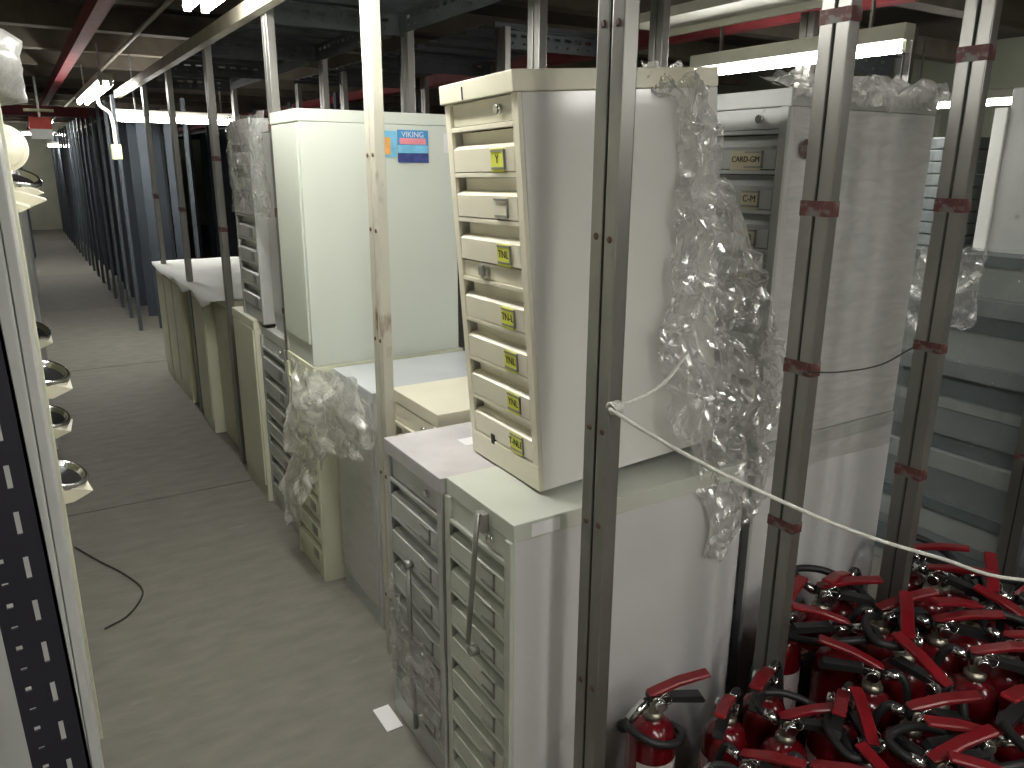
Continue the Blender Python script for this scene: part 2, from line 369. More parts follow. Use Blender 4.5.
# second rack behind, with posts at x = X3
r2 = thing('storage_rack', 'steel rack with red banded posts standing behind the tall film wrapped cabinet', 'rack', (X3, 1.2, 0))
rpost(r2, X3, 1.19, bands=[onx(px, py, X3).z for px, py in ((975, 54), (945, 205), (920, 344), (897, 466))])
for y in (2.45, 3.6, 4.8, 5.9, 7.0): rpost(r2, X3+0.05, y, bands=(1.6,))
for y in (3.6, 4.8, 5.9, 7.0): rpost(r2, X4, y)
before = set(bpy.data.objects)
for y in (3.6, 4.8, 5.9): beam(r2, X3+0.02, y+0.045, 2.33, X4-X3-0.04, 'x')
deck(r2, X3+0.03, X4+0.02, 3.65, 7.05, 2.425)
for q in set(bpy.data.objects)-before: rel(r2, q)
# third rack on the far right, holding the stacked shelf panels
r3 = thing('storage_rack', 'steel rack post pair in front of stacked grey shelf panels at right', 'rack', (X5, 1.3, 0))
rpost(r3, X5, 1.30, bands=(0.7,)); rpost(r3, X5, 2.5, bands=(1.6,)); rpost(r3, X5+0.75, 2.5); rpost(r3, X5+0.75, 1.30)
before = set(bpy.data.objects)
beam(r3, X5+0.02, 2.55, 2.2, 0.71, 'x'); beam(r3, X5+0.02, 1.35, 2.2, 0.71, 'x')
for q in set(bpy.data.objects)-before: rel(r3, q)
# far dark racks
def far_rack(x0, x1, y0, n, st, label):
    r = thing('shelving_rack', label, 'rack', (x0, y0, 0))
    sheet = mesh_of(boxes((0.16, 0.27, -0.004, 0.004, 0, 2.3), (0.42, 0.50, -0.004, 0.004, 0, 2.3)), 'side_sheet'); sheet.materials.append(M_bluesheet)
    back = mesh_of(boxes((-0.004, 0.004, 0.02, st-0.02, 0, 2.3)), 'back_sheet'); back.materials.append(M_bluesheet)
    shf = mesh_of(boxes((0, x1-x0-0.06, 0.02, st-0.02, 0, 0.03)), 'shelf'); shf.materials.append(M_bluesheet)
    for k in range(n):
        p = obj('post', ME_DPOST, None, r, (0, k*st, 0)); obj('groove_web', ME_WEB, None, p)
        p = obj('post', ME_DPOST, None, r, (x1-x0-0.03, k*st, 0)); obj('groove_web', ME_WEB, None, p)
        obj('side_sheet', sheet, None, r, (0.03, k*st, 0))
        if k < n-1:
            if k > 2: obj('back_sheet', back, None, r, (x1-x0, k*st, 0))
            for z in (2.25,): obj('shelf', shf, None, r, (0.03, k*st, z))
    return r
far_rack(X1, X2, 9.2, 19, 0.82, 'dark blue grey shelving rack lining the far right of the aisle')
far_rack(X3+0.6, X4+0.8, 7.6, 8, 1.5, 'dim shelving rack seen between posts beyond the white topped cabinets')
# ------------------------------------------------------------------ lights
def fixture(name, label, x0, x1, y0, y1, z, along='y', tubes=1, pan=0.07):
    cx, cy = (x0+x1)/2, (y0+y1)/2
    t = thing(name, label, 'light', (cx, cy, z))
    L = (y1-y0) if along == 'y' else (x1-x0)
    def orient(o):
        if along == 'x': o.rotation_euler = (0, 0, -math.pi/2)
        return o
    orient(obj('housing', boxes((-pan*0.5, pan*0.5, -L/2, L/2, 0.025, 0.085), bev=0.006), M_fix, t))
    for s in ([0] if tubes == 1 else [-0.035, 0.035]):
        orient(obj('tube', lathe([(0.010, -L/2+0.02), (0.019, -L/2+0.03), (0.019, L/2-0.03), (0.010, L/2-0.02)], 10, axis='y', loc=(s, 0, 0)), M_tube, t))
        for e in (-1, 1): orient(obj('tube_holder', boxes((s-0.014, s+0.014, e*(L/2-0.01)-0.008, e*(L/2-0.01)+0.008, -0.018, 0.03)), M_fix, t))
    # hanger rods to the ceiling
    for e in (-1, 1): orient(obj('hanger', boxes((-0.006, 0.006, e*L*0.35-0.006, e*L*0.35+0.006, 0.08, 2.70-z)), M_steel, t))
    return t
fixture('ceiling_light', 'fluorescent light over the aisle cut by the top of the picture', 0.69, 0.76, 1.60, 3.60, 2.36, tubes=2, pan=0.12)
fixture('ceiling_light', 'short looking bright fluorescent light under the red beam down the aisle', 0.70, 0.77, 7.3, 9.7, 2.36, tubes=2, pan=0.12)
fixture('ceiling_light', 'aisle fluorescent light above the viewer', 0.69, 0.76, -2.2, 0.1, 2.36, tubes=2, pan=0.12)
fixture('ceiling_light', 'far away fluorescent light over the aisle beyond the hanging sign', 0.55, 0.62, 14.2, 16.6, 2.36, tubes=2, pan=0.12)
fixture('ceiling_light', 'long fluorescent tubes lying crosswise behind the far posts', 0.88, 1.96, 8.15, 8.25, 2.14, along='x', tubes=2)
_p, _q = onz(44, 147, 2.12), onz(76, 149, 2.12)
_m = onz(40, 137, 2.36)
fixture('ceiling_light', 'faint fluorescent light closest to the end wall', _m.x-0.6, _m.x+0.6, _m.y, _m.y+0.06, 2.42, along='x', tubes=2)
fixture('ceiling_light', 'small far fluorescent tube near the end wall', _p.x, _q.x, 20.4, 20.46, 2.12, along='x', tubes=2)
fixture('ceiling_light', 'long bare fluorescent tube above the film wrapped cabinet at right', 2.94, 3.02, 1.92, 3.06, 2.2)
fixture('ceiling_light', 'fluorescent tube behind the rightmost posts', 5.8, 6.0, 2.4, 3.9, 2.2)
fixture('ceiling_light', 'fluorescent tube on the right side beyond the picture', 2.94, 3.02, -1.6, -0.4, 2.3, tubes=2, pan=0.12)
fixture('ceiling_light', 'added unseen fluorescent fill light behind the viewer on the right side', 1.85, 1.93, -2.3, -1.1, 2.42, tubes=2, pan=0.12)  # extra fixture added out of view to brighten the cabinet sides
# reflector plate by the right tube
t = thing('light_reflector', 'wide beige reflector plate above the right fluorescent tube', 'reflector', (2.75, 2.65, 2.42))
obj('plate', boxes((-0.17, 0.17, -0.62, 0.62, 0, 0.012)), M_fix, t)
obj('lip', boxes((-0.19, -0.17, -0.62, 0.62, -0.03, 0.012)), M_fix, t); obj('lip', boxes((0.17, 0.19, -0.62, 0.62, -0.03, 0.012)), M_fix, t)
for s in (-1, 1): obj('hanger', boxes((-0.006, 0.006, s*0.4-0.006, s*0.4+0.006, 0.012, 0.28)), M_steel, t)
# red beams
tag(obj('red_beam', boxes((0.50, 0.58, -2.5, 24.9, 2.56, 2.66)), M_redbeam), 'dark red steel beam running above the aisle', 'beam')
tag(obj('red_beam', boxes((3.30, 3.38, -2.5, 24.9, 2.44, 2.53)), M_redbeam), 'red steel beam above the right fluorescent tube', 'beam')
tag(obj('red_beam', boxes((-1.6, 3.2, 12.0, 12.1, 2.33, 2.45)), M_redbeam), 'red beam crossing the aisle in the distance', 'beam')
tag(obj('steel_conduit', tube([(0.88, -2.5, 2.63), (0.88, 8, 2.63), (0.88, 24.9, 2.63)], 0.016), M_rail), 'thin grey conduit beside the aisle lights', 'conduit')
# hanging sign box and junction box
t = thing('hanging_sign', 'small red and white sign box hanging over the aisle far away', 'sign', (0.36, 10.87, 2.02))
obj('upper_panel', boxes((-0.11, 0.11, -0.04, 0.04, 0.11, 0.24)), M_signred, t); obj('lower_panel', boxes((-0.11, 0.11, -0.04, 0.04, 0, 0.11)), M_white, t)
obj('hanger', boxes((-0.012, 0.012, -0.012, 0.012, 0.24, 0.68)), M_steel, t); obj('bracket', boxes((-0.15, 0.15, -0.05, 0.05, 0.30, 0.33)), M_boxyellow, t)
t = thing('junction_box', 'pale yellow junction box hanging from a bent white conduit', 'junction box', (0.90, 8.75, 1.86))
obj('box', boxes((-0.045, 0.045, -0.03, 0.03, -0.07, 0.07), bev=0.006), M_boxyellow, t)
obj('conduit', tube(spline([(0, 0, 0.07), (0, 0, 0.25), (-0.02, 0, 0.36), (-0.10, 0, 0.44), (-0.10, 0, 0.62)]), 0.018), M_fix, t)

# ------------------------------------------------------------------ drawer cabinets
def drawer_profile(h, depth=0.02):
    return [(0.03, 0.003), (-0.010, 0.003), (-0.010, 0.57*h), (0.004, 0.66*h), (0.019, 0.66*h), (0.019, h-0.003), (0.03, h-0.003)]
def cabinet(label, loc, rotz=0, w=0.38, d=0.70, h=0.97, layout=None, body=None, side=None, top=None, lid=0.0, rot=None, drawer_mat=None, cards=None, simple=False, name='drawer_cabinet', holders=True, group=None, plain=False):
    """origin: front near bottom corner; x 0..d (front faces -x), y 0..w, z 0..h"""
    body = body or M_green; side = side or body; top = top or body; drawer_mat = drawer_mat or body
    t = thing(name, label, 'cabinet', loc, rot or (0, 0, rotz), group)
    th = 0.045
    if lid:
        obj('top_cap', boxes((-lid, d, -0.003, w+0.003, h-th, h), bev=0.003), top, t)
    else:
        obj('top_cap', boxes((-0.004, d, -0.001, w+0.001, h-th, h), bev=0.003), top, t)
    z1 = h-th-0.001
    obj('side_panel', boxes((0, d, 0, 0.018, 0.0, z1), bev=0.002), side, t)
    obj('side_panel', boxes((0, d, w-0.018, w, 0.0, z1), bev=0.002), side, t)
    if plain:
        obj('door', boxes((-0.006, 0.016, 0.019, w-0.019, 0.09, z1-0.004), bev=0.002), drawer_mat, t)
        obj('plinth', boxes((0.002, 0.02, 0.019, w-0.019, 0, 0.086)), body, t)
        obj('back_panel', boxes((d-0.012, d, 0.019, w-0.019, 0, z1)), body, t)
        return t
    obj('inner_carcass', boxes((0.05, d-0.004, 0.019, w-0.019, 0.004, z1-0.002)), M_slot, t)
    z = z1; nd = 0
    total = sum(q for _, q in layout); k = z1/total
    ya, yb = 0.027, w-0.027
    for q0, q1 in ((0.0, 0.0265), (w-0.0265, w)): obj('front_stile', boxes((-0.011, -0.0005, q0, q1, 0.0, z1), bev=0.0015), body, t)
    for kind, hh in layout:
        hh *= k; z -= hh
        if kind == 'lock':
            s = obj('lock_panel', boxes((-0.002, 0.03, ya, yb, z+0.002, z+hh-0.001), bev=0.002), body, t)
            obj('lock', lathe([(0.011, -0.012), (0.011, 0.0), (0.009, 0.001)], 12, axis='x', loc=(-0.002, ya+0.07, z+hh*0.5)), M_chrome, s)
        elif kind == 'strip':
            s = obj('lock_panel', boxes((-0.004, 0.03, ya, yb, z+0.002, z+hh-0.002), bev=0.002), body, t)
            obj('hasp', boxes((-0.014, -0.004, w*0.54, w*0.66, z+hh*0.25, z+hh*0.75), (-0.02, -0.014, w*0.56, w*0.60, z+hh*0.2, z+hh*0.9), bev=0.001), M_steel, s)
        elif kind == 'plinth':
            obj('plinth', boxes((-0.0125 if lid else -0.006, 0.03, ya-(0.026 if lid else 0), yb+(0.026 if lid else 0), z, z+hh-0.002), bev=0.003), body, t)
        elif kind == 'rail':
            obj('rail', boxes((-0.0105, 0.03, ya, yb, z, z+hh), bev=0.0015), body, t)
        elif kind == 'drawer':
            dr = obj('drawer', prism_y(drawer_profile(hh), ya+0.002, yb-0.002), drawer_mat, t, (0, 0, z))
            if holders:
                hz = 0.30*hh; hy = ya+0.075; hw = 0.062
                if simple:
                    obj('label_holder', boxes((-0.0125, -0.010, hy-hw/2, hy+hw/2, hz-0.018, hz+0.022)), M_steel if not group else drawer_mat, dr)
                else:
                    obj('label_holder', boxes((-0.0145, -0.010, hy-hw/2, hy-hw/2+0.004, hz-0.022, hz+0.022), (-0.0145, -0.010, hy-hw/2, hy+hw/2, hz-0.022, hz-0.017), (-0.0145, -0.010, hy-hw/2, hy+hw/2, hz+0.017, hz+0.022)), M_steel, dr)
                    c = cards[nd] if cards and nd < len(cards) else None
                    if c:
                        m, txt = c
                        lw = 0.05 if len(txt) > 5 else 0.0
                        obj('label_card', boxes((-0.0128, -0.0105, hy-hw/2+0.005, hy+hw/2+0.002+lw, hz-0.028, hz+0.024)), m, dr)
                        if txt: obj('lettering', text_mesh(txt, 0.022 if lw else 0.026), M_ink, dr, (-0.0135, hy+lw/2+0.003, hz), ROT_NEGX)
            nd += 1
    return t
DL = ('drawer', 0.125); RL = ('rail', 0.014)
def lay(n, lock=0.07, strip=None, plinth=0.08, dh=0.125):
    L = [('lock', lock), RL]
    for i in range(n):
        L += [('drawer', dh)]
        if strip is not None and i == strip: L += [('strip', 0.055)]
        L += [RL] if i < n-1 else []
    return L+[('plinth', plinth)]
Y_ = M_yellow
# leaning cream cabinet on top
A = cabinet('cream drawer cabinet with yellow labels leaning on top of two grey cabinets', (1.0142, 1.4686, 0.973), rot=None, w=0.365, d=0.565, h=0.979,
            layout=lay(7, 0.072, 2, 0.088), body=M_cream, side=M_creamside, top=M_cream, lid=0.022, cards=[(Y_, 'Y'), None, (Y_, 'TNL'), (Y_, 'TN-L'), (Y_, 'YNL'), (Y_, 'YNL'), (Y_, 'T-NLB')])
A.rotation_euler = (Matrix.Rotation(-0.0357, 3, 'Z') @ Matrix.Rotation(-0.0700, 3, 'Y') @ Matrix.Rotation(-0.0184, 3, 'X')).to_euler()
obj('notch', boxes((-0.0225, -0.010, 0.235, 0.243, 0.936, 0.966)), M_slot, A); obj('notch', boxes((-0.0128, 0.0, 0.225, 0.243, 0.058, 0.085)), M_slot, A)
tag(obj('wood_wedge', prism_y([(1.09, 0.9655), (1.54, 0.9655), (1.54, 1.003)], 1.58, 1.64), M_steel), 'thin dark wedge propping up the leaning cream cabinet', 'wedge')
# the pair under it
CB = cabinet('grey green drawer cabinet with a hanging steel rod, nearest beside the front post', (0.86, 1.36, 0), w=0.33, d=0.76, h=0.965, layout=lay(8, 0.075, None, 0.06, 0.115),
             body=M_green, side=M_greenside, top=M_green, lid=0.004)
CC = cabinet('dull grey drawer cabinet with a rust spotted dusty top beside the grey green one', (0.855, 1.70, 0), w=0.37, d=0.74, h=0.961, layout=lay(6, 0.08, 4, 0.10, 0.12),
             body=M_grey, side=M_grey, top=M_dusty, lid=0.014)
# fittings of those two
obj('lock_rod', tube([(-0.026, 0.124, 0.955), (-0.026, 0.152, 0.76), (-0.026, 0.18, 0.565)], 0.007), M_steel, CB)
obj('rod_knob', lathe([(0.014, -0.035), (0.014, -0.012), (0.008, -0.010), (0.008, 0)], 10, axis='x', loc=(0, 0.155, 0.555)), M_steel, CB)
obj('rod_bracket', boxes((-0.022, -0.003, 0.11, 0.14, 0.90, 0.95), bev=0.003), M_steel, CB)
obj('sticker', boxes((0.045, 0.125, -0.0035, -0.0022, 0.925, 0.957)), M_paper, CB)
obj('lock_rod', tube([(-0.024, 0.20, 0.62), (-0.024, 0.20, 0.42), (-0.022, 0.185, 0.06)], 0.008), M_steel, CC)
obj('rod_knob', lathe([(0.014, -0.035), (0.014, -0.012), (0.008, -0.010), (0.008, 0)], 10, axis='x', loc=(0, 0.20, 0.62)), M_steel, CC)
tag(obj('paper_slip', boxes((1.02, 1.09, 1.80+0.08, 1.86+0.08, 0.9612, 0.9622)), M_paper, None, None, None), 'small white paper slip on the dusty cabinet top', 'paper')
# cream cabinet behind, set back; blue-grey topped cabinet; cream wrapped cabinet
cabinet('low cream cabinet set back between dusty grey cabinet and blue grey top', (1.05, 2.12, 0), w=0.37, d=0.66, h=0.985, layout=lay(6), body=M_cream, side=M_cream, top=M_cream, simple=True)
cabinet('plain grey door cabinet with a blue grey top behind the rusty pale post', (0.99, 2.52, 0), w=0.42, d=0.72, h=0.965, body=M_greytop, side=M_greenside, top=M_greytop, plain=True, drawer_mat=M_greenside)
cabinet('cream drawer cabinet under the big pale cabinet, bound in crumpled film', (0.925, 2.98, 0.0), w=0.36, d=0.68, h=0.965, layout=lay(7), body=M_mintcream, simple=True)
# the big pale cabinet standing on them
E = cabinet('big plain pale green cabinet with blue stickers standing on the wrapped cream one', (0.925, 2.985, 0.967), w=0.36, d=0.66, h=0.985, body=M_pale, plain=True, drawer_mat=M_pale)
def esticker(name, x, z, w, h, m, y=-0.0021):
    return obj(name, boxes((x, x+w, y-0.0006, y, z, z+h)), m, E)
esticker('blue_sticker', 0.395, 0.795, 0.135, 0.125, M_blue); esticker('sticker_band', 0.405, 0.865, 0.115, 0.024, M_pink, -0.0028)
esticker('sticker_picture', 0.395, 0.796, 0.135, 0.035, M_dblue, -0.0028); esticker('sticker_sky', 0.395, 0.832, 0.135, 0.03, M_lblue, -0.0028)
obj('lettering', text_mesh('VIKING', 0.03), M_paper, E, (0.462, -0.0032, 0.902), ROT_NEGY)
esticker('small_sticker', 0.315, 0.815, 0.075, 0.10, M_lblue); esticker('sticker_picture', 0.33, 0.825, 0.035, 0.065, M_orange, -0.0028)
esticker('paper_label', 0.60, 0.835, 0.04, 0.075, M_paper)
# stacked pair farther along the aisle
cabinet('grey drawer cabinet on the floor beyond the red banded post', (0.965, 3.50, 0), w=0.44, d=0.66, h=0.97, layout=lay(7), body=M_grey, side=M_mintcream, simple=True)
cabinet('plain cream cabinet on the floor beside the red banded grey drawers', (0.935, 3.96, 0), w=0.46, d=0.66, h=0.99, body=M_mintcream, plain=True, drawer_mat=M_mintcream)
cabinet('plain grey cabinet wrapped in film, upper of the far stack', (1.0, 3.49, 0.972), w=0.31, d=0.62, h=0.965, body=M_grey, plain=True, drawer_mat=M_grey)
cabinet('film wrapped grey drawer cabinet standing highest at the far end of the stack', (0.96, 3.82, 0.992), w=0.40, d=0.62, h=0.965, layout=lay(7), body=M_grey, simple=True)
# low cream cabinets with white tops
ORD = ['nearest', 'second', 'third', 'fourth', 'fifth', 'farthest']
for i in range(6):
    y = 4.86+0.395*i
    cabinet('low yellowed cream cabinet along the aisle, %s of the white covered row' % ORD[i], (0.995 if i in (0, 2) else 0.93-0.0*i, y, 0), w=0.375, d=0.66, h=0.93 if i else 0.95,
            body=M_oldcream if i != 1 else M_mintcream, plain=True, drawer_mat=M_oldcream, simple=True, group='low cream cabinets under the white sheet')
bm = bmesh.new(); G = []
for j in range(41):
    v = j/40; row = []
    for k in range(13):
        u = k/12; x = 0.90+u*0.78; y = 4.87+v*2.36; z = 0.957+0.006*noise.noise(Vector((x*7, y*5, 1)))
        if k == 0: z -= 0.045+0.05*noise.noise(Vector((y*3, 2, 1))); x += 0.006
        if k == 1: x = 0.905; z -= 0.004
        row.append(bm.verts.new((x, y, z)))
    G.append(row)
for a, b in zip(G, G[1:]):
    for k in range(12):
        f = bm.faces.new((a[k], a[k+1], b[k+1], b[k])); f.smooth = True
tag(obj('white_sheet', bm, M_white), 'white sheet spread over the row of low cream cabinets', 'sheet')
# tall stacked pair at the right, behind
KX, KY = 1.755, 1.43
cabinet('grey drawer cabinet with pale sides, lower of the stack behind the pile', (KX, KY, 0), w=0.38, d=0.66, h=0.965, layout=lay(6), body=M_grey, side=M_greenside, simple=True)
cabinet('grey drawer cabinet with tan card labels, upper of the film wrapped stack at right', (KX-0.002, KY+0.004, 0.967), w=0.38, d=0.66, h=0.985, layout=lay(8, 0.075, None, 0.05), body=M_grey, side=M_greenside,
        cards=[(M_tan, 'CARD-GM'), (M_tan, 'C-M'), (M_tan, 'C-R'), (M_tan, 'C-S'), None, None])
tag(obj('dark_red_tag', lathe([(0.022, 0), (0.026, 0.004), (0.02, 0.009)], 14, axis='y', loc=(KX+0.06, KY-0.011, 1.80)), M_redpaint), 'small dark red tag on the wrapped cabinet corner', 'tag')

# ------------------------------------------------------------------ film
def pxrow(y, x0, x1, Y, n=5): return [ony(x0+(x1-x0)*k/(n-1), y, Y) for k in range(n)]
rows = [[Vector((1.28+0.05*k, 1.50+0.02*math.sin(k), 1.985)) for k in range(5)],
        pxrow(72, 645, 712, 1.46), pxrow(130, 684, 722, 1.44), pxrow(200, 676, 735, 1.43), pxrow(270, 668, 765, 1.42), pxrow(330, 664, 784, 1.40),
        pxrow(400, 664, 790, 1.38), pxrow(455, 690, 778, 1.36), pxrow(505, 706, 762, 1.335), pxrow(560, 708, 722, 1.33)]
film('plastic_wrap', 'torn clear film hanging off the back of the leaning cream cabinet', rows, M_filmhang, nu=54, nv=110, amp=0.027, freq=16, seed=1, ragged=0.25, aniso=(1.3, 1.3, 0.6), flat=True, ridge=1.3)
rows = [[Vector((KX+0.66*k/6, KY-0.012, z)) for k in range(7)] for z in (1.955, 1.6, 1.25, 1.0, 0.86)]
rows = [[Vector((KX+0.66*k/6, KY+0.12+0.05*math.sin(k*1.7), 1.975)) for k in range(7)]]+rows
film('plastic_wrap', 'thin taut film wrapped around the tall pale cabinet at right', rows, M_filmthin, nu=60, nv=60, amp=0.008, freq=6, seed=2)
rows = [[(0.93, 3.30, 0.93), (0.90, 3.15, 0.96), (0.905, 2.97, 0.97), (0.955, 2.90, 0.985), (0.965, 2.70, 0.99), (0.965, 2.48, 0.985)],
        [(0.905, 3.31, 0.75), (0.885, 3.15, 0.80), (0.875, 2.96, 0.84), (0.925, 2.88, 0.86), (0.95, 2.70, 0.84), (0.965, 2.48, 0.82)],
        [(0.90, 3.31, 0.58), (0.875, 3.18, 0.62), (0.875, 2.98, 0.68), (0.925, 2.90, 0.72), (0.95, 2.72, 0.71), (0.965, 2.50, 0.70)],
        [(0.90, 3.31, 0.42), (0.87, 3.25, 0.45), (0.88, 3.12, 0.50), (0.885, 3.0, 0.56), (0.905, 2.955, 0.60), (0.95, 2.90, 0.62)],
        [(0.90, 3.32, 0.24), (0.85, 3.28, 0.18), (0.87, 3.2, 0.22), (0.885, 3.1, 0.30), (0.89, 3.02, 0.38), (0.90, 2.97, 0.46)]]
film('plastic_wrap', 'milky crumpled film around the cream cabinet under the big pale cabinet', rows, M_filmyel, nu=50, nv=60, amp=0.045, freq=6.5, seed=3, ragged=0.15, flat=True)
rows = [[Vector((0.975, 2.93-0.1*k, z)) for k in range(5)] for z in (0.96, 0.7, 0.4, 0.1)]
rows2 = [[Vector((KX-0.01+0.68*k/8, KY+dy, z)) for k in range(9)] for dy, z in ((0.10, 1.985), (0.0, 1.99), (-0.03, 1.965), (-0.02, 1.92))]
film('plastic_wrap', 'crumpled white film edge along the top of the tall wrapped stack', rows2, M_filmyel, nu=70, nv=16, amp=0.03, freq=13, seed=12, flat=True)
film('plastic_wrap', 'flat film over the plain grey door cabinet behind rusty post', rows, M_filmthin, nu=30, nv=40, amp=0.008, freq=6, seed=4)
rows = [[Vector((0.835-0.01*math.sin(k), 2.06-0.09*k, z-0.05*k*s)) for k in range(5)] for z, s in ((0.52, 1), (0.42, 0.6), (0.32, 0.2), (0.16, 0.2))]
film('plastic_wrap', 'crumpled film strip across lower drawers of the dull grey cabinet', rows, M_film, nu=40, nv=40, amp=0.024, freq=10, seed=5, ragged=0.15, flat=True)
rows = [[Vector((0.94+0.0*k, 4.24-0.105*k, z)) for k in range(8)] for z in (1.97, 1.82, 1.66, 1.52)]
film('plastic_wrap', 'shiny film around the upper drawers of the far cabinet stack', rows, M_film, nu=40, nv=40, amp=0.022, freq=9, seed=6, flat=True)

# ------------------------------------------------------------------ left row
t = thing('slotted_angle_post', 'black slotted angle post standing close by at the left edge', 'post', (-0.047, 0.90, 0), (0, -0.0236, 0))
bm = bmesh.new()
def strip(y0, y1, gaps):
    z = 0.0
    for a, b in gaps+[(2.05, 2.05)]:
        if a > z: bx(bm, y0, y1, 0, 0.003, z, a)
        z = b
cols = [0.035+k*0.052 for k in range(39)]
strip(0.0, 0.0095, []); strip(0.0155, 0.0325, []); strip(0.0375, 0.055, [])
strip(0.0095, 0.0155, sorted([(z+0.010, z+0.016) for z in cols]+[(z-0.0145, z-0.0115) for z in cols]))
strip(0.0325, 0.0375, [(z-0.013, z+0.013) for z in cols])
obj('slotted_face', bm, M_black, t)
obj('side_flange', boxes((0.052, 0.055, 0.0, 0.018, 0, 2.05)), M_black, t)
t = thing('steel_locker', 'plain grey steel locker behind the black slotted post', 'locker', (-0.55, 1.18, 0))
obj('body', boxes((0, 0.528, 0, 1.05, 0.06, 1.98), bev=0.004), M_grey, t)
obj('door', boxes((0.529, 0.541, 0.01, 0.52, 0.08, 1.96), bev=0.002), M_grey, t); obj('door', boxes((0.529, 0.541, 0.53, 1.04, 0.08, 1.96), bev=0.002), M_grey, t)
obj('plinth', boxes((0.02, 0.50, 0.02, 1.03, 0, 0.06)), M_slot, t)
t = thing('cream_shelving', 'cream shelving unit on the left side holding round dial scales', 'shelving', (-0.572, 2.42, 0))
for y in (0, 0.9, 1.8, 2.7): obj('upright', boxes((0, 0.572, y, y+0.03, 0, 1.905), bev=0.003), M_mintcream, t)
obj('back_panel', boxes((0, 0.01, 0.031, 2.69, 0.05, 1.90)), M_mintcream, t)
obj('top_board', boxes((0, 0.572, 0, 2.73, 1.906, 1.93)), M_mintcream, t)
for z in (0.06, 0.475, 0.815, 1.2, 1.58):
    for y in (0.03, 0.93, 1.83): obj('shelf', boxes((0.012, 0.56, y+0.002, y+0.868, z, z+0.025)), M_mintcream, t)
def scale(label, loc, rz=0, tiltx=0, tray=True, group=None, upright=False):
    s = thing('dial_scale', label, 'scale', loc, (0, 0, rz), group)
    # x is forwards into the aisle
    obj('base', prism_y([(-0.30, 0), (0.05, 0), (0.12, 0.03), (0.05, 0.055), (-0.30, 0.09)], -0.10, 0.10), M_cream, s)
    if upright:
        obj('dial_housing', lathe([(0.0, -0.05), (0.068, -0.05), (0.073, -0.04), (0.073, 0.04), (0.068, 0.05), (0.0, 0.05)], 28, axis='y', loc=(0.02, 0, 0.19)), M_cream, s)
        obj('dial_glass', lathe([(0.0, -0.056), (0.056, -0.056), (0.06, -0.051)], 24, axis='y', loc=(0.02, 0, 0.19)), M_cream if loc[1] > 2.8 else M_dblue, s)
        obj('dial_screw', lathe([(0.0, -0.060), (0.009, -0.060), (0.009, -0.055)], 10, axis='y', loc=(0.02, 0, 0.19)), M_ink, s)
    else:
        r = obj('chrome_ring', lathe([(0.062, 0), (0.078, 0.004), (0.080, 0.028), (0.072, 0.034), (0.064, 0.030), (0.062, 0.006)], 28), M_chrome, s, (0.025, -0.01, 0.066), (0.30, 0.30, 0)); r.scale = (1.15, 1.15, 1.2)
        obj('dial_face', lathe([(0.0, 0.008), (0.061, 0.008), (0.061, 0.012)], 24), M_exblack, r)
    return s
scale('cream dial scale with chrome ring jutting out lowest and nearest over the aisle', (-0.03, 3.3, 0.501), 0.1)
scale('second cream dial scale with chrome ring on the low left shelf', (-0.04, 4.15, 0.501), -0.1)
scale('cream dial scale jutting out from the left shelf at waist height', (-0.03, 3.6, 0.841), 0.0)
scale('cream dial scale farther back on the waist high left shelf', (-0.06, 4.6, 0.841), 0.0)
scale('upright cream scale with round housing on the top left shelf', (-0.035, 3.05, 1.606), 0.0, upright=True)
scale('upright cream scale nearest on the top left shelf', (-0.09, 2.56, 1.606), 0.0, upright=True)
scale('flat cream scale pointing into the aisle beyond the round housing', (-0.02, 3.8, 1.606), 0.0)
t = thing('wrapped_bundle', 'grey film wrapped bundle lying on top of the cream shelving', 'bundle', (-0.22, 3.30, 1.931))
bm = bmesh.new(); bmesh.ops.create_icosphere(bm, subdivisions=4, radius=1.0)
for v in bm.verts:
    p = v.co.copy(); s = 1+0.10*noise.noise(p*3)+0.05*noise.noise(p*9)
    q = Vector((max(-.8, min(.8, p.x)), max(-.8, min(.8, p.y)), max(-.75, min(.8, p.z))))*s
    v.co = Vector((q.x*0.36+0.05*(p.z > 0)*0, q.y*0.5, 0.128+q.z*0.16))
for f in bm.faces: f.smooth = True
obj('bundle_body', bm, mat('grey_bundle_film', (0.26, 0.26, 0.245), 0.35, var=0.25, scale=9, bump=0.6, bscale=22), t)
# far left row
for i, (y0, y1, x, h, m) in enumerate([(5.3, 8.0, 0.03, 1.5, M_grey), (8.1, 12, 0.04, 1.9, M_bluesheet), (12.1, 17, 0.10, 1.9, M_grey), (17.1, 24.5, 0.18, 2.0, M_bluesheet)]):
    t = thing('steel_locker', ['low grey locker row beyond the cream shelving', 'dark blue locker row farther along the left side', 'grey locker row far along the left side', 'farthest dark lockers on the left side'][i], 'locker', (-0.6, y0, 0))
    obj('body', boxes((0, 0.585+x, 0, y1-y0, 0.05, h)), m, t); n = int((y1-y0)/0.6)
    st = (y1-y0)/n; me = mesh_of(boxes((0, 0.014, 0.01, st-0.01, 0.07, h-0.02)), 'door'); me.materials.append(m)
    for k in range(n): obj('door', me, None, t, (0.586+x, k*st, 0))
    obj('plinth', boxes((0.02, 0.56+x, 0.02, y1-y0-0.02, 0, 0.05)), M_slot, t)

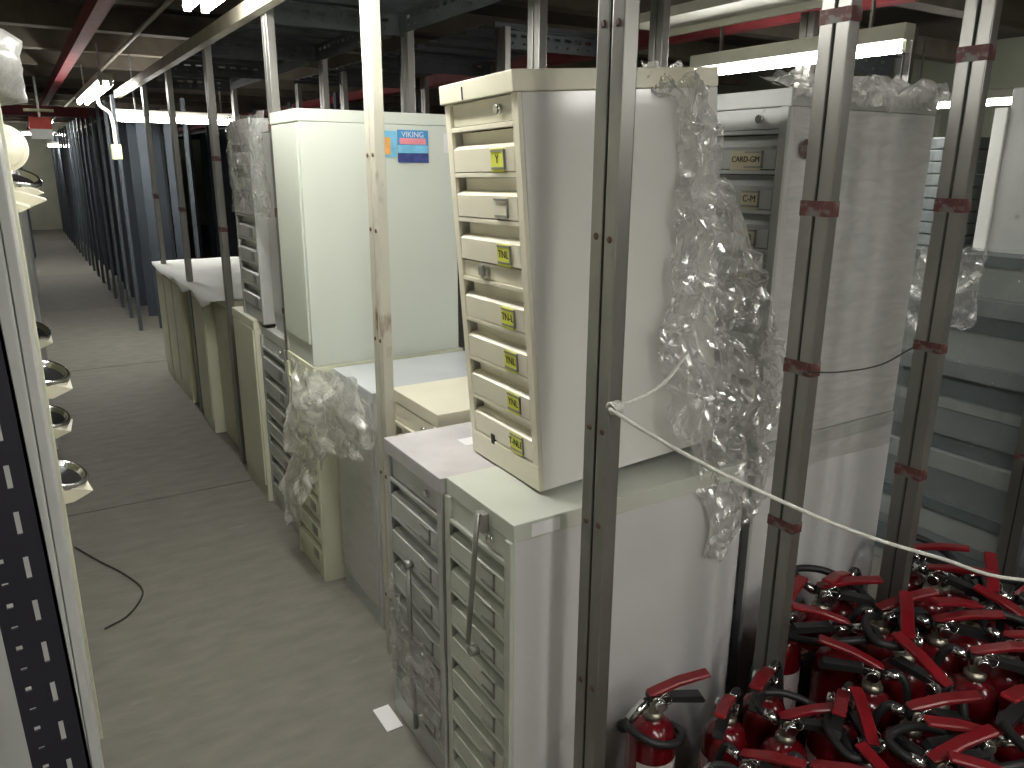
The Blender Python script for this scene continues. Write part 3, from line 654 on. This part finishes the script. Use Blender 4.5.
# ------------------------------------------------------------------ stacked shelf panels at right
def shelf_panel_mesh(L, d, hh):
    return prism_y([(0, 0), (0.0, hh), (d, hh), (d, 0), (d-0.003, 0), (d-0.003, hh-0.003), (0.003, hh-0.003), (0.003, 0.012), (0.02, 0.012), (0.02, 0.009), (0.003, 0.009), (0.003, 0)], 0, L)
NP = 17
ords = ['topmost', 'second from the top', 'third from the top', 'fourth from the top', 'fifth from the top', 'sixth from the top', 'seventh from the top', 'eighth from the top', 'ninth from the top',
        'eighth from the floor', 'seventh from the floor', 'sixth from the floor', 'fifth from the floor', 'fourth from the floor', 'third from the floor', 'second from the floor', 'lowest']
z = 0.0; hs = []
for i in range(NP):
    hh = [0.05, 0.10, 0.035, 0.08, 0.045, 0.11, 0.06][i % 7]+0.004*(i % 4); hs.append(hh)
k = 1.43/sum(hs); PANM = {}
for i in range(NP):
    hh = round(hs[i]*k, 4)
    if hh not in PANM: PANM[hh] = mesh_of(shelf_panel_mesh(1.75, 0.5, hh-0.002), 'shelf_panel'); PANM[hh].materials.append([M_shelf, M_shelfl, M_shelfd][len(PANM) % 3])
    o = obj('shelf_panel', PANM[hh], None, None, (3.185+random.uniform(-0.035, 0.035), 0.60+random.uniform(-0.05, 0.05), z))
    tag(o, 'flat grey steel shelf panel in the stack at right, %s' % ords[NP-1-i], 'shelf panel', 'stacked steel shelf panels'); z += hh
STZ = z
rows = [[Vector((3.40-0.02*0, 2.3-0.17*k, STZ+0.015)) for k in range(9)], [Vector((3.14, 2.3-0.17*k, STZ+0.012)) for k in range(9)]]+[[Vector((3.135, 2.3-0.17*k, zz+0.03*math.sin(k*2))) for k in range(9)] for zz in (1.25, 1.05, 0.8, 0.6, 0.42)]
film('plastic_wrap', 'shiny film stretched over the stacked shelf panels', rows, M_filmclear, nu=70, nv=60, amp=0.016, freq=8, seed=8)
rows = [[Vector((3.11, 1.86-0.075*k, zz-0.02*math.sin(k*1.4))) for k in range(5)] for zz in (STZ+0.01, 1.33, 1.22, 1.1)]
film('plastic_wrap', 'crumpled bit of film at the top corner of the shelf panels', rows, M_film, nu=34, nv=34, amp=0.03, freq=12, seed=9, ragged=0.2, flat=True)
# grey doors standing on the stack
t = thing('steel_door', 'tall grey steel door leaf with bright white edge above the shelf panels', 'door', (3.3, 1.25, STZ))
obj('leaf', boxes((0, 0.04, 0, 0.42, 0.002, 0.62), bev=0.003), M_grey, t); obj('edge_strip', boxes((-0.012, 0.03, 0.421, 0.47, 0.002, 0.55), bev=0.003), M_white, t)
t = thing('steel_door', 'second grey steel door leaf at the right picture edge', 'door', (3.27, 0.85, STZ))
obj('leaf', boxes((0, 0.04, 0, 0.34, 0.002, 0.55), bev=0.003), M_greytop, t)
for k in range(9):
    tag(obj('film_roll_sheet', boxes((3.32, 3.62, 1.80, 2.25, STZ+0.002+0.05*k, STZ+0.002+0.05*k+0.046), bev=0.004), M_shelf), 'dark wrapped sheet bundle in the pile beside the white edge, level %s up' % ['one', 'two', 'three', 'four', 'five', 'six', 'seven', 'eight', 'nine'][k], 'bundle', 'wrapped sheet bundles')
# ------------------------------------------------------------------ ropes and wires
def rope_pts(pix): return [ony(x, y, Y) for x, y, Y in pix]
a = Vector((X1, 1.148, 0)); s = onx(607, 408, X1-0.02); s.y = min(s.y, 1.145)
ctrl = [s]+[ony(660, 440, 1.04), ony(740, 482, 0.96), ony(850, 530, 0.86), ony(940, 558, 0.79), ony(1024, 580, 0.73)]
ctrl += [Vector((2.05, 0.40, 0.93)), Vector((2.17, 0.13, 1.0))]
t = thing('white_rope', 'white rope tied to the front post and running down over the extinguishers', 'rope', s)
obj('rope_line', tube([p-s for p in spline(ctrl, 6)], 0.0042, 7), M_rope, t)
kn = []
for i in range(40):
    an = i*0.8; kn.append(Vector((0.004+i*0.0006, 0, 0))+Vector((0, 0.011*math.cos(an), 0.011*math.sin(an))))
obj('knot', tube(kn, 0.0042, 6), M_rope, t)
e = ony(688, 352, 1.26)
obj('rope_tail', tube([p-s for p in spline([s, ony(640, 398, 1.18), ony(665, 382, 1.22), e], 6)], 0.004, 6), M_rope, t)
r4 = thing('storage_rack', 'rack post outside the picture that carries the white rope', 'rack', (X3, 0.1, 0)); obj('post', ME_POST, None, r4)
w0, w1 = ony(808, 372, 1.15), ony(912, 348, 1.15)
tag(obj('tie_wire', tube(spline([w0, ony(840, 372, 1.147), ony(880, 365, 1.147), w1], 6), 0.0022, 6), M_wire), 'thin dark wire strung between the two red banded posts', 'wire')
tag(obj('floor_cable', tube(spline([(0.01, 3.9, 0.006), (0.10, 3.68, 0.006), (0.18, 3.5, 0.006), (0.228, 3.31, 0.006), (0.159, 3.146, 0.006), (0.063, 3.08, 0.006)], 6), 0.0035, 6), M_wire), 'thin black cable looped on the aisle floor', 'cable')
tag(obj('paper_slip', boxes((0.775, 0.83, 1.98, 2.10, 0.001, 0.003)), M_paper), 'white paper scrap on the floor by the dull grey cabinet', 'paper')

# ------------------------------------------------------------------ fire extinguishers
def ext_meshes(R, H, hose_var):
    d = {}
    d['body'] = (lathe([(R*0.80, 0), (R*0.97, 0.006), (R, 0.02), (R, H-0.07), (R*0.96, H-0.045), (R*0.80, H-0.018), (R*0.5, H-0.003), (R*0.33, H), (R*0.33, H+0.02)], 24), M_exred)
    d['collar'] = (lathe([(R*0.40, H+0.006), (R*0.40, H+0.018), (R*0.30, H+0.022), (0.018, H+0.024), (0.018, H+0.065), (0.014, H+0.07)], 14), M_brass)
    z = H+0.055
    b = boxes((-0.018, 0.032, -0.014, 0.014, z-0.012, z+0.016), bev=0.003); lathe([(0.016, -0.018), (0.016, -0.034), (0.013, -0.036)], 12, b, 'y', (0.006, 0, z)); d['valve'] = (b, M_chrome)
    b = prism_y([(-0.02, z+0.016), (0.03, z+0.012), (0.125, z+0.002), (0.135, z-0.012), (0.13, z-0.018), (0.03, z-0.004), (-0.02, z+0.004)], -0.014, 0.014); d['carry_handle'] = (b, M_exblack)
    b = prism_y([(-0.022, z+0.02), (0.0, z+0.03), (0.06, z+0.052), (0.14, z+0.066), (0.145, z+0.056), (0.06, z+0.038), (0.01, z+0.02)], -0.016, 0.016)
    bmesh.ops.bevel(b, geom=list(b.edges), offset=0.003, segments=1, affect='EDGES'); d['lever'] = (b, M_exred2)
    if hose_var == 0:   # hose drops and lies along the body
        pts = [(-0.018, 0, z), (-0.06, 0.01, z+0.012), (-R-0.02, 0.02, z-0.06), (-R-0.022, 0.03, z-0.2), (-R-0.016, 0.035, z-0.34)]
        noz = [(-R-0.016, 0.035, z-0.33), (-R-0.016, 0.036, z-0.36), (-R-0.017, 0.037, z-0.42)]
    elif hose_var == 1:  # hose loops across over the head
        pts = [(-0.018, 0, z), (-0.06, 0.02, z+0.015), (-0.065, 0.075, z+0.022), (0.01, 0.095, z+0.02), (0.09, 0.075, z), (0.14, 0.015, z-0.025)]
        noz = [(0.138, 0.02, z-0.022), (0.146, -0.005, z-0.03), (0.165, -0.06, z-0.045)]
    else:               # hose ring round the shoulder
        pts = [(-0.018, 0, z)]+[((R+0.012)*math.cos(3.3+a*0.5), (R+0.012)*math.sin(3.3+a*0.5), z-0.05-0.009*a) for a in range(11)]
        noz = [pts[-1], tuple(Vector(pts[-1])+Vector((0.01, 0.03, -0.02))), tuple(Vector(pts[-1])+Vector((0.012, 0.07, -0.05)))]
    d['hose'] = (tube(spline(pts, 5), 0.0105, 8), M_rubber)
    d['nozzle'] = (tube(noz, [0.012, 0.013, 0.019], 10), M_exblack)
    d['hose_ferrule'] = (tube([Vector(pts[0]).lerp(Vector(pts[1]), 0.1), Vector(pts[0]).lerp(Vector(pts[1]), 0.9)], 0.0135, 10), M_chrome)
    b = bmesh.new(); n = 10; rr = R+0.0012; lo, hi = H*0.38, H*0.78; va = []
    for k in range(n+1):
        t = -2.5+2.0*k/n; va.append((b.verts.new((rr*math.cos(t), rr*math.sin(t), lo)), b.verts.new((rr*math.cos(t), rr*math.sin(t), hi))))
    for p, q in zip(va, va[1:]): b.faces.new((p[0], q[0], q[1], p[1])).smooth = True
    d['label_sticker'] = (b, M_exlabel if hose_var != 1 else M_exlabel2)
    b = lathe([(0.014, -0.012), (0.014, 0.0), (0.016, 0.002), (0.013, 0.004)], 14, None, 'y', (0.006, 0.026, z)); d['gauge'] = (b, M_chrome)
    b = tube([(0.02+0.018*math.cos(a*0.7), -0.02+0.004*math.sin(a*1.4), z+0.012+0.018*math.sin(a*0.7)) for a in range(10)], 0.0015, 5); d['pull_pin'] = (b, M_chrome)
    out = {}
    for k, (b, m) in d.items():
        me = mesh_of(b, k); me.materials.append(m); out[k] = me
    return out
KINDS = [ext_meshes(0.0635, 0.43, v) for v in (0, 1, 2)]
LOOK = ['hose down its side', 'hose looped overhead', 'hose ringed round its shoulder']
def extinguisher(kind, loc, rz, tilt, az, label, sc=1.0, lever=None):
    t = thing('fire_extinguisher', label, 'extinguisher', loc, group='fire extinguishers in the pile')
    ax = Vector((math.cos(az), math.sin(az), 0))
    t.rotation_euler = (Matrix.Rotation(tilt, 3, ax) @ Matrix.Rotation(rz, 3, 'Z')).to_euler(); t.scale = (sc, sc, sc)
    for k, me in KINDS[kind].items():
        o = obj(k, me, None, t)
    return t
spots = []
rr = random.Random(11)
ROWN = ['rear', 'second', 'third', 'fourth', 'fifth', 'front']
NUM = ['first', 'second', 'third', 'fourth', 'fifth', 'sixth', 'seventh', 'eighth', 'ninth', 'tenth', 'eleventh', 'twelfth', 'thirteenth', 'fourteenth']
for j in range(6):
    y = 1.262-0.142*j; n = 0
    for i in range(13):
        x = 1.11+0.152*i+(0.076 if j % 2 else 0)+rr.uniform(-0.005, 0.005)
        yy = y+rr.uniform(-0.004, 0.004)
        if any(abs(x-px) < 0.09 and abs(yy-py) < 0.115 for px, py in ((XP2, 1.19), (X3, 1.19))): continue
        az = math.atan2(x, yy)
        if az > math.radians(77) or (j >= 3 and x < 1.2): continue      # these would all be outside the picture
        if x < 1.55 and j == 0: continue
        if (x > 2.35 and j == 0) or (x > 2.55 and j == 1) or (Vector((x, yy))-Vector((1.17, 1.21))).length < 0.16: continue
        kind = rr.choice([0, 1, 2, 0, 1]); n += 1
        sc = 0.90+0.19*min(1, max(0, (x-1.3)/0.6))-0.14*min(1, max(0, (x-2.25)/0.3))+rr.uniform(-0.03, 0.03)
        ti = rr.uniform(0, 0.05)
        extinguisher(kind, (x, yy, 0.003*0), rr.choice([0.2, -0.3, 2.6, 3.4, -0.9, 1.2, 5.0, -0.4])+rr.uniform(-0.5, 0.5), ti, rr.uniform(0, 6.28),
                     'red extinguisher, %s, %s from left in the %s row' % (LOOK[kind], NUM[n-1], ROWN[j]), sc)
extinguisher(2, (1.17, 1.21, 0), -0.35, 0.02, 1.0, 'red extinguisher with ringed hose standing alone beside the front post', 0.98)
